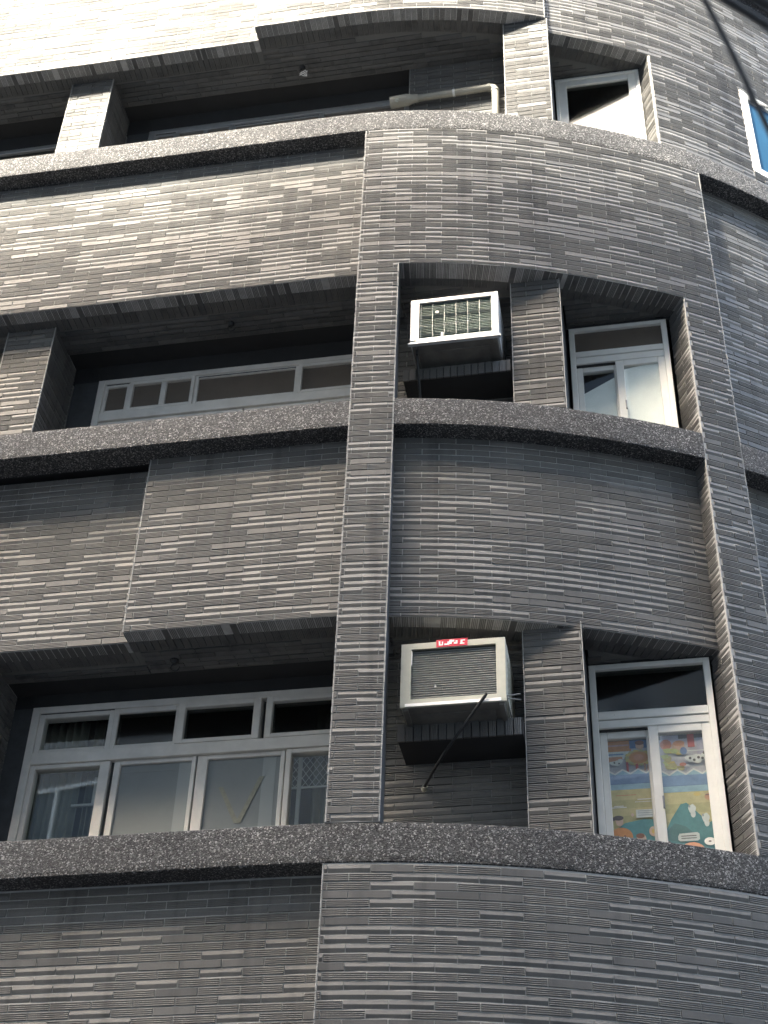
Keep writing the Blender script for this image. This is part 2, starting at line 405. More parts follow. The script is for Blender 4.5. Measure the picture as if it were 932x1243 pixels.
def pbox(name, u0, u1, n0, n1, z0, z1, k='conc'):
    mb = MB(); mb.box(gmap, u0, u1, n0, n1, z0, z1, k); return mb.build(name, ROOT)
def flat_wall(name, mp, a0, a1, z0, z1, fl=.18, bead=(1,1), tk=.05):
    mb = MB()
    mb.box(mp, a0, a1, z0, z1, -tk, -.0075, 'grout')
    tiles(mb, mp, a0+.005*bead[0], a1-.005*bead[1], z0, z1, fl=fl)
    for s, a in ((bead[0], a0), (bead[1], a1)):
        if s: edge_bead(mb, mp, a, z0, z1, 0)
    return mb.build(name, ROOT)
levels = [(ZA, OA+.005, OBR), (ZB, OB, OCR), (ZC, OC, 11.619)]
ub_ = (-.30, -.30, -.05)
for i, (z, zl, zr) in enumerate(levels):
    zb = z + .18
    # left pier between window bays
    pl0, pl1 = ((-3.14, -2.745) if i else (-3.10, -2.66))
    mb = MB(); mb.box(gmap, pl0+.06, pl1-.0095, -.86, -.325, zb, zl+.02, 'grout')
    tiles(mb, lambda a, b, d: gmap(a, -.315+d, b), pl0+.005, pl1-.005, zb, zl)
    mb.box(gmap, pl1-.005, pl1, -.325, -.3135, zb, zl, 'grout'); mb.box(gmap, pl0, pl0+.005, -.325, -.3135, zb, zl, 'grout')
    tiles(mb, lambda a, b, d: gmap(pl1-.001+d, a, b), -.80, -.33, zb, zl)
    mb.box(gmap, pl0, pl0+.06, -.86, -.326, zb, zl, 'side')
    mb.build('pier', ROOT)
    # wall over the left windows, dark painted
    wt = (5.33, 8.37, 11.565)[i]
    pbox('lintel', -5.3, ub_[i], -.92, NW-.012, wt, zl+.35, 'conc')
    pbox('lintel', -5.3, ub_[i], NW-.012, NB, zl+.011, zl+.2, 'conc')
    # tiled back wall behind the air conditioner bay
    ub = -.05 if i == 2 else -.30
    mb = MB(); mb.box(gmap, ub, .86, -.90, NB-.0095, zb, zl+.2, 'grout')
    tiles(mb, lambda a, b, d: gmap(a, NB+d, b), ub+.005, .855, zb, zl+.03, fl=.1, ri=.5)
    mb.build('back_wall', ROOT)
    # pier between the air conditioner and the small window
    np0 = (-.42, -.34, -.30)[i]
    pu0, pu1 = ((.822, 1.192), (.824, 1.190), (.838, 1.222))[i]
    mb = MB(); mb.box(gmap, pu0+.0095, pu1-.0095, -.90, np0-.0095, zb, zr+.05 if i < 2 else zl, 'grout')
    zt = zr+.04 if i < 2 else zl-.012
    tiles(mb, lambda a, b, d: gmap(a, np0+d, b), pu0+.005, pu1-.005, zb, zt)
    mb.box(gmap, pu0, pu0+.005, np0-.0095, np0+.0012, zb, zt, 'grout'); mb.box(gmap, pu1-.005, pu1, np0-.0095, np0+.0012, zb, zt, 'grout')
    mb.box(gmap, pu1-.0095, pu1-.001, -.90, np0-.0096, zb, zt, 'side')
    tiles(mb, lambda a, b, d: gmap(pu0+.001-d, a, b), NB, np0-.012, zb, zt, fl=.6)
    mb.build('pier', ROOT)
    # slanting right-hand cheek of the recess, from the outer skin back to the window
    d0 = (.0, .0, -.06)[i]
    x0, y0 = F(sR0, d0-.012); x1, y1 = G(1.975, NWR-.03)
    L = math.hypot(x1-x0, y1-y0); tx, ty = (x1-x0)/L, (y1-y0)/L
    mx_, my_ = -ty, tx
    if mx_ > 0: mx_, my_ = -mx_, -my_
    ck = lambda a, b, d, x0=x0, y0=y0, tx=tx, ty=ty, mx_=mx_, my_=my_: (x0+tx*a+mx_*d, y0+ty*a+my_*d, b)
    flat_wall('cheek_wall', ck, 0, L, zb if i else zb, zr+.02 if i != 0 else zr+.02, bead=(1, 0))
# cheek beside the recessed apron and dark sides of the pilaster
x0, y0 = F(sR0, -.012); x1, y1 = F(sR0-.01, -.15); L = math.hypot(x1-x0, y1-y0); tx, ty = (x1-x0)/L, (y1-y0)/L
flat_wall('cheek_wall', lambda a, b, d: (x0+tx*a-abs(ty)*d, y0+ty*a, b), .004, L, OBR, ZB, bead=(0, 0), tk=.014)
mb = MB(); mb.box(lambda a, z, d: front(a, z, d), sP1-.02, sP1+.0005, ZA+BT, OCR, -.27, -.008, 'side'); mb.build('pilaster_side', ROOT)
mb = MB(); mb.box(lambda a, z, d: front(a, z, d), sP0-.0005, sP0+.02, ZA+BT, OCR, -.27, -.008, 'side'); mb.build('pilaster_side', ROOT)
# solid core behind everything, so no light leaks through
def core(u0, u1, n0, n1, z0, z1): pbox('room_shell', u0, u1, n0, n1, z0, z1, 'room')
for z, zl, zr in levels:
    core(-5.3, 3.0, -3.2, -3.1, z-.2, z+2.9)                  # rear wall of the rooms
    core(-.02, 1.19, -3.1, -.905, z, z+2.6)                   # solid between the rooms
    core(-5.3, -.02, -3.1, -.93, z+.0, z+.05); core(-5.3, -.02, -3.1, -.93, z+2.5, z+2.6)
    core(1.19, 2.12, -3.1, -1.0, z+.0, z+.05); core(1.19, 2.12, -3.1, -1.0, z+2.5, z+2.6)
    core(-5.4, -5.3, -3.1, .0, z, z+2.9); core(2.05, 2.12, -3.1, -1.0, z, z+2.6)
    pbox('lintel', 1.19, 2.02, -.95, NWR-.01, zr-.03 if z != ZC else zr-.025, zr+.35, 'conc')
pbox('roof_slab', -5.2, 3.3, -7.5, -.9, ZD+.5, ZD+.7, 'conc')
pbox('rear_mass', -5.2, 3.6, -7.5, -3.25, GROUND, ZD+.5, 'conc')
pbox('end_wall', -5.5, -5.3, -7.5, -.05, GROUND, ZD+1.0, 'side')
pbox('end_wall', 3.6, 3.8, -7.5, -2.0, GROUND, ZD+1.0, 'side')

# ledges the air conditioners stand on
for i, (zt, zb_) in enumerate(((4.728, 4.615), (7.690, 7.585))):
    mb = MB(); nf = -.35; u0, u1 = ((.058, .816), (.025, .808))[i]
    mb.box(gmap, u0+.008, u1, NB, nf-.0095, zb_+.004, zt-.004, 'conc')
    k = int((u1-u0)/RH)
    for j in range(k+1):                                           # tiles standing on end along the rim
        a = u0 + j*RH
        if a+RH > u1+.02: break
        tile(mb, lambda aa, bb, dd: gmap(bb, nf+dd, aa), zb_, zt, a+J/2, min(u1, a+RH-J/2), 'rib' if random.random() < .7 else 'flat')
    tiles(mb, lambda a, b, d: gmap(b, a, zt+d), NB, nf, u0, u1, fl=.6)
    mb.build('air_conditioner_ledge', ROOT)

# ------------------------------------------------------------------ windows
def window(label, bars, panes, mat, parent=ROOT, mp=gmap):
    """bars: (u0,u1,z0,z1,n0,n1[,mat]); panes: (u0,u1,z0,z1,n,mat,name)"""
    mb = MB()
    for br in bars:
        k = br[6] if len(br) > 6 else mat
        a0, a1, z0, z1, n0, n1 = br[:6]; c = .004                    # small arris on the room-side face
        p = [mp(a0, n0, z0), mp(a1, n0, z0), mp(a1, n1-c, z0), mp(a0, n1-c, z0), mp(a0, n0, z1), mp(a1, n0, z1), mp(a1, n1-c, z1), mp(a0, n1-c, z1)]
        mb.hexa(p, k)
        q = [mp(a0, n1-c, z0), mp(a1, n1-c, z0), mp(a1, n1-c, z1), mp(a0, n1-c, z1), mp(a0+c, n1, z0+c), mp(a1-c, n1, z0+c), mp(a1-c, n1, z1-c), mp(a0+c, n1, z1-c)]
        mb.hexa(q, k)
    w_ = mb.build('window', parent)
    if label: w_['label'] = label
    for a0, a1, z0, z1, n, k, nme in panes:
        pb = MB(); pb.box(mp, a0, a1, n-.004, n, z0, z1, k); pb.build(nme, w_)
    return w_
def sash(u0, u1, z0, z1, n0, n1, s=.05, t=.05, b=.05, r=None):
    r = s if r is None else r
    return [(u0, u0+s, z0, z1, n0, n1), (u1-r, u1, z0, z1, n0, n1), (u0+s, u1-r, z1-t, z1, n0, n1), (u0+s, u1-r, z0, z0+b, n0, n1)]
def left_window(i, zt, u0=-2.53):
    u1 = -.32 if i < 2 else -.05
    z0 = zt - 1.45; nb, nf = -.90, NW
    mid1, mid0 = zt-.355, zt-.44
    bars = [(u0, u0+.055, z0, zt, nb, nf), (u1-.04, u1, z0, zt, nb, nf), (u0+.055, u1-.04, zt-.05, zt, nb, nf), (u0+.055, u1-.04, mid0, mid1, nb, nf), (u0+.055, u1-.04, z0, z0+.05, nb, nf)]
    panes = []
    # upper row: four lights, two of them projecting sashes
    if i == 0:
        ups = [(-2.475,-1.945,.038,0), (-1.945,-1.49,.03,.0), (-1.50,-.935,.05,.018), (-.90,-.38,.045,.018)]
        for (a, b, s, pr), g in zip(ups, ('glass', 'dglass', 'dglass', 'dglass')):
            bars += sash(a, b, mid1, zt-.05, nb+.02, nf-.012+pr, s, .035, .03)
            panes.append((a+s-.004, b-s+.004, mid1+.026, zt-.081, nf-.03, g, 'transom_pane'))
        bars.append((-.928, -.906, mid1, zt-.05, nb, nf-.05, 'seal'))
        bars.append((-2.47, -1.95, zt-.056, zt-.05, nb, nf-.006, 'seal'))
        lows = [(-2.475,-1.925,.035,.068), (-1.90,-1.345,.045,.028), (-1.335,-.755,.07,.028), (-.745,-.36,.035,.04)]
        kinds = ('glass', 'frost', 'frost', 'glass')
        for j, ((a, b, s, r), g) in enumerate(zip(lows, kinds)):
            bars += sash(a, b, z0+.05, mid0, nb+.02, nf-.014 if j in (0, 3) else nf-.026, s, .03, .05, r)
            panes.append((a+s-.004, b-r+.004, z0+.09, mid0-.026, nf-.045, g, 'window_pane'))
        for a in (-1.46, -.90):                                     # stile of the inner sash seen through the frosted sheet
            panes.append((a, a+.085, z0+.09, mid0-.03, nf-.0435, 'frostl', 'frosted_strip'))
        panes.append((-1.85, -1.46, mid0-.085, mid0-.03, nf-.0435, 'frostl', 'frosted_strip')); panes[-1] = panes[-1][:5] + ('frost', 'frosted_strip')
        bars += [(-1.921, -1.904, z0+.05, mid0, nb, nf-.04, 'seal')]
    else:
        ups = [(-2.475,-2.26,.028,0), (-2.26,-1.725,.03,.012), (-1.725,-.885,.03,0), (-.885,u1-.04,.03,.012)]
        for (a, b, s, pr) in ups:
            bars += sash(a, b, mid1, zt-.05, nb+.02, nf-.012+pr, s, .03, .03)
            panes.append((a+s-.004, b-s+.004, mid1+.026, zt-.076, nf-.03, 'brown', 'transom_pane'))
        bars += [(-2.0, -1.955, mid1+.03, zt-.08, nb+.03, nf-.004), (-1.70, -.91, zt-.075, zt-.062, nb, nf-.009, 'seal'), (-2.46, -2.27, zt-.057, zt-.05, nb, nf-.006, 'seal')]
        for (a, b) in ((-2.475,-1.31), (-1.30,-.71), (-.70,u1-.04)):
            bars += sash(a, b, z0+.05, mid0, nb+.02, nf-.02, .045, .03, .05)
            panes.append((a+.041, b-.041, z0+.09, mid0-.026, nf-.045, 'brown' if i == 1 else 'dglass', 'window_pane'))
    lab = ('wide window with dark upper lights and two frosted panes', 'wide window with brown filmed glass', 'wide grey window just showing over the top band')[i]
    return window(lab, bars, panes, 'greyf' if i < 2 else 'alu')
LW = [left_window(0, 5.33), left_window(1, 8.37), left_window(2, 11.565)]
# partly hidden windows of the next bay to the left
for z in (5.33, 8.37, 11.565):
    z0 = z-1.45; bars = sash(-5.2, -3.3, z0, z, -.90, NW, .05); panes = [(-5.15, -3.35, z0+.05, z-.05, -.83, 'dglass', 'window_pane')]
    bars.append((-4.3, -4.24, z0, z, -.9, NW-.01)); window(None, bars, panes, 'alu')
    pbox('lintel', -5.3, -2.7, -.92, NW-.013, z+.001, z+.42, 'conc')
for z, zl, zr in levels:
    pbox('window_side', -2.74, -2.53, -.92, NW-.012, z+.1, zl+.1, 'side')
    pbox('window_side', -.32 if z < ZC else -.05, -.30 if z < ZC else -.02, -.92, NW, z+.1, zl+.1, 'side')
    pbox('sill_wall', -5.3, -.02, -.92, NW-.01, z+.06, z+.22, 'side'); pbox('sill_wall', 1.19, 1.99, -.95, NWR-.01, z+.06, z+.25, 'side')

# small windows of the round part
def small_window(i):
    zt = (5.380, 8.440, 11.602)[i]; z0 = (3.80, 7.10, 10.25)[i]; u0, u1 = ((1.200,1.962), (1.214,1.952), (1.237,1.978))[i]
    nb, nf = NWR-.09, NWR; panes = []
    if i < 2:
        m1, m0 = ((5.006, 4.925), (8.165, 8.075))[i]; c = ((1.541, 8), (1.545, 8))[i][0]
        bars = [(u0, u0+.042, z0, zt, nb, nf), (u1-.042, u1, z0, zt, nb, nf), (u0+.042, u1-.042, zt-.036, zt, nb, nf), (u0+.042, u1-.042, m1-.034, m1+.018, nb, nf), (u0+.042, u1-.042, m0-.012, m1-.038, nb, nf-.006)]
        bars += [(u0+.03, u1-.03, m1+.018, m1+.03, nb, nf-.008)]
        for a in (u0+.14, u1-.14): bars.append((a, a+.008, m1-.01, m1-.002, nf-.01, nf+.0015, 'seal'))
        bars += sash(u0+.042, c+.03, z0, m0-.012, nb+.01, nf-.045, .045, .055, .05)
        bars += sash(c, u1-.035, z0, m0-.010, nb+.02, nf-.012, .060, .055, .05)
        panes += [(u0+.036, u1-.036, m1+.014, zt-.03, nf-.03, ('dglass', 'brown')[i], 'transom_pane')]
        panes += [(u0+.08, c+.005, z0+.04, m0-.06, nf-.062, 'glass', 'window_pane'), (c+.055, u1-.085, z0+.04, m0-.06, nf-.028, 'glass', 'window_pane')]
        bars += [(u0+.042, c-.0, m0-.02, m0-.012, nf-.05, nf-.02, 'seal')]
        # small latch on the meeting stile
        bars += [(c+.05, c+.062, (z0+m0)/2-.02, (z0+m0)/2+.06, nf-.013, nf+.004, 'alu')]
        w_ = window(('small white window with picture sheets behind the panes', 'small white window with painted glare on both panes')[i], bars, panes, 'whitef')
    else:
        bars = sash(u0, u1, z0, zt, nb, nf, .030, .030, .04) + sash(u0+.03, u1-.03, z0+.04, zt-.030, nb+.02, nf-.012, .07, .07, .06)
        panes = [(u0+.095, u1-.095, z0+.09, zt-.095, nf-.035, 'dglass', 'window_pane')]
        w_ = window('small bright aluminium window on the top floor', bars, panes, 'whitef')
    return w_
RW = [small_window(i) for i in range(3)]
pbox('room_blind', 1.20, 2.0, -1.1, -1.09, 7.0, 8.2, 'room')

# glare on the small windows' glass painted as white sheets with slanted edges
def sheet(name, pts, n, k, label, cat, parent=None, group=None, t=.002):
    mb = MB(); b = len(mb.v); N = len(pts)
    mb.v += [gmap(u, n, z) for u, z in pts] + [gmap(u, n-t, z) for u, z in pts]
    mb.face(list(range(N)), k); mb.face([N+i for i in reversed(range(N))], k)
    for i in range(N): mb.face([i, (i+1)%N, N+(i+1)%N, N+i], k)
    o = mb.build(name, parent)
    return tag(o, label, cat, group)
sheet('glare_sheet', [(1.272,7.15),(1.552,7.15),(1.552,7.962),(1.272,7.795)], NWR-.070, 'wfilm', 'white sheet cut on the slant as painted glare, left pane of the middle small window', 'window film')
sheet('glare_sheet', [(1.598,7.15),(1.890,7.15),(1.890,8.020),(1.74,8.012),(1.598,7.985)], NWR-.034, 'wfilm', 'mottled white sheet as painted glare, right pane of the middle small window', 'window film')
sheet('glare_sheet', [(1.325,10.3),(1.89,10.3),(1.89,11.34),(1.325,11.02)], NWR-.041, 'wfilm', 'white sheet as painted glare at the lower right of the top small window, dark glass above it', 'window film')

# blue window on the right of the top row, flush in the tiled wall
xa, ya = F(SB0, -.065); xb, yb = F(SB1, -.065); Lb = math.hypot(xb-xa, yb-ya); bx, by = (xb-xa)/Lb, (yb-ya)/Lb
bm = lambda a, n, z: (xa+bx*a+by*n, ya+by*a-bx*n, z)
bars = sash(0, Lb, ZB0, ZB1, -.08, .012, .085, .085, .08) + [(Lb/2-.03, Lb/2+.03, ZB0+.08, ZB1-.085, -.08, 0)]
window('white framed window covered in blue film', bars, [(.08, Lb-.08, ZB0+.075, ZB1-.08, -.012, 'blue', 'blue_pane')], 'whitef', mp=bm)

# ------------------------------------------------------------------ picture sheets behind the lowest small window
def poster(u0, u1, z0, z1, n, label, side):
    mb = MB(); W_, H_ = u1-u0, z1-z0
    lay = [0]
    def poly(pts, k):
        lay[0] += 1; nn = n + .0004*lay[0]; b = len(mb.v)
        mb.v += [gmap(u0+min(1, max(0, x))*W_, nn, z0+min(1, max(0, y))*H_) for x, y in pts]; mb.face(list(range(b, b+len(pts))), k)
    def rect(x0, x1, y0, y1, k): poly([(x0,y0),(x1,y0),(x1,y1),(x0,y1)], k)
    def ell(x, y, rx, ry, k, m=18, wob=0): poly([(x+rx*(1+wob*math.sin(3*t))*math.cos(t), y+ry*(1+wob*math.cos(5*t))*math.sin(t)) for t in [2*math.pi*i/m for i in range(m)]], k)
    mb.box(gmap, u0, u1, n-.002, n, z0, z1, 'p_lav')
    rnd = random.Random(side+3)
    if side == 0:
        rect(0, 1, .93, 1, 'p_dark'); rect(0, .55, .82, .93, 'p_or'); rect(0, .5, .865, .88, 'p_pink'); rect(0, .5, .755, .82, 'p_white'); rect(0, .38, .79, .802, 'p_blue')
        rect(0, .35, .73, .775, 'p_or2')
        rect(.52, .9, .84, .93, 'p_dblue'); ell(.74, .86, .09, .035, 'p_skin'); ell(.74, .885, .10, .02, 'p_brown')
        for k in range(14):
            t = 2*math.pi*k/14; ell(.70+.24*math.cos(t), .755+.055*math.sin(t), .07, .018, ('p_yel', 'p_olive')[k % 2], 8)
        ell(.70, .755, .21, .052, 'p_or'); ell(.70, .755, .11, .028, 'p_or2')
        ell(.2, .715, .13, .022, 'p_white', wob=.2); ell(.3, .735, .06, .016, 'p_white'); ell(.17, .72, .02, .008, 'p_dark'); ell(.27, .712, .02, .007, 'p_dark')
        rect(.42, .47, .63, .72, 'p_red'); rect(.62, .68, .63, .70, 'p_red'); rect(.80, .84, .64, .70, 'p_red')
        for k in range(3): ell(.82+.07*k, .665-.004*k, .022, .03, 'p_skin', 8)
    else:
        rect(0, 1, .90, 1, 'p_dark'); rect(.05, .42, .86, .93, 'p_lav2'); ell(.15, .86, .12, .04, 'p_red2'); ell(.40, .83, .13, .05, 'p_skin', wob=.15); ell(.42, .865, .12, .022, 'p_or2')
        rect(.60, .74, .83, .93, 'p_red'); rect(.78, 1, .76, .90, 'p_lav2')
        for k in range(16): ell(.08+.40*rnd.random(), .67+.15*rnd.random(), .08, .026, rnd.choice(('p_yel', 'p_olive', 'p_lime')), 7, .3)
        ell(.50, .80, .07, .03, 'p_dblue'); rect(.58, .98, .795, .801, 'p_white')
        ell(.72, .735, .20, .032, 'p_white', wob=.2); ell(.90, .75, .06, .028, 'p_white')
        for x, y in ((.62,.74),(.70,.725),(.79,.742),(.87,.735),(.91,.775)): ell(x, y, .03, .011, 'p_dark', 8)
        ell(.46, .695, .07, .014, 'p_red2')
    # zigzag hem, blue bands, olive field, teal hills
    zz = [(0, .655)]; m = 3
    for k in range(m*2+1): zz.append((k/(m*2), .625 if k % 2 else .662))
    poly([(0,.60)] + zz[1:] + [(1,.60)], 'p_white')
    poly([(0,.595)] + [(x, y-.014) for x, y in zz[1:]] + [(1,.595)], 'p_sky')
    rect(0, 1, .535, .612, 'p_blue'); rect(0, 1, .485, .536, 'p_sky'); rect(0, 1, .532, .536, 'p_dblue')
    rect(0, 1, .0, .486, 'p_olive'); rect(0, 1, .40, .484, 'p_yel2'); rect(0, 1, .27, .33, 'p_yel2')
    if side == 0:
        for y, x0, x1 in ((.435,.15,.58), (.375,.55,.97), (.395,.60,.9), (.335,.03,.36), (.346,.10,.30)): rect(x0, x1, y, y+.007, 'p_white' if y < .43 else 'p_or2')
        poly([(.0,.0),(.0,.13),(.3,.21),(.7,.235),(1,.225),(1,0)], 'p_teal')
        ell(.21, .10, .24, .075, 'p_or'); ell(.14, .10, .03, .012, 'p_brown'); ell(.28, .10, .03, .012, 'p_brown')
        ell(.19, .225, .08, .04, 'p_cream'); ell(.17, .252, .11, .02, 'p_dark'); ell(.07, .245, .03, .015, 'p_dark')
        ell(.62, .075, .10, .045, 'p_cream'); ell(.60, .10, .09, .02, 'p_brown'); ell(.88, .13, .09, .04, 'p_cream'); ell(.88, .13, .04, .018, 'p_yel')
        ell(.47, .27, .03, .014, 'p_cream'); rect(.55, .96, .245, .31, 'p_pale')
        for y in (.262, .28, .296): rect(.59, .92, y, y+.005, 'p_grey')
    else:
        poly([(.0,.0),(.0,.21),(.12,.29),(.33,.395),(.45,.405),(.60,.35),(.85,.25),(1,.28),(1,0)], 'p_teal'); poly([(.0,.20),(.18,.26),(.40,.23),(.6,.16),(.3,.12),(0,.14)], 'p_teal2')
        ell(.68, .463, .07, .014, 'p_yel'); ell(.91, .44, .09, .026, 'p_red2'); rect(.84, .97, .452, .457, 'p_dark')
        for x, y in ((.55,.355),(.80,.285)):
            ell(x, y, .075, .035, 'p_pale', wob=.12); ell(x+.01, y-.035, .05, .028, 'p_pale'); ell(x-.05, y+.02, .02, .01, 'p_grey')
        poly([(.22,.16),(.25,.18),(.60,.185),(.64,.175),(.64,.135),(.60,.125),(.26,.125),(.22,.135)], 'p_pale')
        for y in (.142, .158): rect(.28, .58, y, y+.006, 'p_dark')
        ell(.83, .115, .11, .028, 'p_white'); ell(.83, .115, .03, .006, 'p_dark')
        ell(.48, .04, .26, .075, 'p_or2'); ell(.36, .055, .05, .018, 'p_cream'); ell(.42, .03, .10, .01, 'p_dark'); ell(.56, .035, .10, .012, 'p_white')
        ell(.03, .10, .05, .03, 'p_dark'); ell(.07, .03, .08, .03, 'p_lav2')
    return tag(mb.build('poster', None), label, 'poster', 'picture sheets behind the lowest small window')
def wc(name, col): M[name] = simple(name.replace('p_', 'print_'), col, .7, noise=.16, scale=22)
def pale(c): return tuple(.86*x+.06 for x in c)
for k_, c_ in dict(lav=(.50,.47,.50), lav2=(.45,.42,.52), dark=(.10,.08,.08), **{'or': (.62,.26,.08)}, or2=(.66,.30,.16), pink=(.6,.35,.3), white=(.72,.71,.66), blue=(.17,.28,.46), dblue=(.10,.17,.33), sky=(.30,.47,.56),
                   skin=(.66,.40,.28), brown=(.25,.09,.05), yel=(.68,.50,.14), yel2=(.60,.51,.24), olive=(.50,.44,.20), lime=(.52,.55,.22), red=(.50,.08,.07), red2=(.58,.20,.12), teal=(.05,.24,.25), teal2=(.04,.17,.17), cream=(.66,.48,.36), pale=(.62,.66,.62), grey=(.3,.34,.34)).items(): wc('p_'+k_, pale(c_))
poster(1.272, 1.555, 4.115, 4.93, NWR-.080, 'picture sheet with a sunflower wheel and orange pumpkin behind the left sliding pane', 0)
poster(1.596, 1.892, 4.02, 4.92, NWR-.050, 'picture sheet with a spotted cow-like dog and teal hill behind the right sliding pane', 1)

# ------------------------------------------------------------------ curtains and grille behind the lowest wide window
def curtain(u0, u1, z0, z1, n, label, folds):
    mb = MB(); N = folds*8; b = 0
    rnd = random.Random(folds)
    ph = [rnd.uniform(.7, 1.3) for _ in range(folds+1)]
    for i in range(N+1):
        u = u0 + (u1-u0)*i/N; f = i/8; a = .022*ph[int(f) % len(ph)]*math.sin(2*math.pi*f)
        for z in (z0, z1): mb.v.append(gmap(u, n+a, z))
    for i in range(N): mb.face([2*i, 2*i+2, 2*i+3, 2*i+1], 'curtain')
    o = mb.build('curtain', None, smooth=True)
    sm = o.modifiers.new('thickness', 'SOLIDIFY'); sm.thickness = .003
    return tag(o, label, 'curtain', 'curtains behind the lowest wide window')
curtain(-2.50, -2.18, 3.9, 5.3, -.98, 'pale green curtain hanging behind the far left pane of the lowest wide window', 6)
curtain(-2.14, -2.08, 3.9, 5.3, -1.0, 'narrow strip of curtain hanging beside the first pane of the lowest wide window', 2)
curtain(-.62, -.18, 3.9, 5.3, -1.06, 'pale green curtain behind the lattice next to the tiled pilaster', 6)
def grille(u0, u1, z0, z1, n):
    mb = MB(); st = .045; h = z1-z0
    for sgn in (1, -1):
        c = -h
        while c < (u1-u0)+h:
            pts = []
            for t in np.linspace(0, 1, 2):
                pass
            # line u = u0 + c + (z - z0)*.75 (or mirrored), clipped to the rectangle
            seg_ = []
            for k in range(41):
                z = z0 + h*k/40; u = u0 + c + sgn*(z-z0)*.72
                if u0 <= u <= u1: seg_.append((u, z))
            if len(seg_) > 1:
                (ua, za), (ub, zb) = seg_[0], seg_[-1]
                mb.tube([gmap(ua, n+.002*sgn, za), gmap(ub, n+.002*sgn, zb)], .0022, 'lath', 5)
            c += st
    for bar in ((u0, u1, z0-.012, z0), (u0, u1, z1, z1+.012)): mb.box(gmap, bar[0], bar[1], n-.006, n+.006, bar[2], bar[3], 'lath')
    mb.box(gmap, u0+.06, u0+.085, n-.005, n+.008, z0-.5, z1, 'lath')
    return tag(mb.build('window_grille', None), 'diamond lattice grille behind the pane beside the tiled pilaster', 'grille')
grille(-.75, -.30, 4.68, 4.95, -.94)
mb = MB(); mb.box(gmap, -2.22, -1.985, -.98, -.965, 4.655, 4.67, 'lath'); mb.box(gmap, -2.075, -2.045, -.98, -.965, 4.67, 4.86, 'lath'); mb.box(gmap, -2.015, -1.995, -.98, -.965, 4.67, 4.86, 'lath')
tag(mb.build('hanging_rack', None), 'thin white rack bars hanging behind the far left pane of the lowest wide window', 'rack')
# taped V on the third lower pane
mb = MB()
for (a, b_) in (((-1.165,4.66), (-1.04,4.40)), ((-.90,4.72), (-1.03,4.40))):
    (ua, za), (ub, zb) = a, b_; w2 = .016
    mb.box(lambda t, n, s_: gmap(ua+(ub-ua)*t+s_, n, za+(zb-za)*t), 0, 1, -.8425, -.8405, -w2, w2, 'tape') if False else mb.hexa([gmap(ua-w2,-.8425,za), gmap(ua+w2,-.8425,za), gmap(ua+w2,-.8405,za), gmap(ua-w2,-.8405,za), gmap(ub-w2,-.8425,zb), gmap(ub+w2,-.8425,zb), gmap(ub+w2,-.8405,zb), gmap(ub-w2,-.8405,zb)], 'tape')
tag(mb.build('tape_mark', None), 'faded yellowish V of tape stuck on a frosted pane', 'tape')

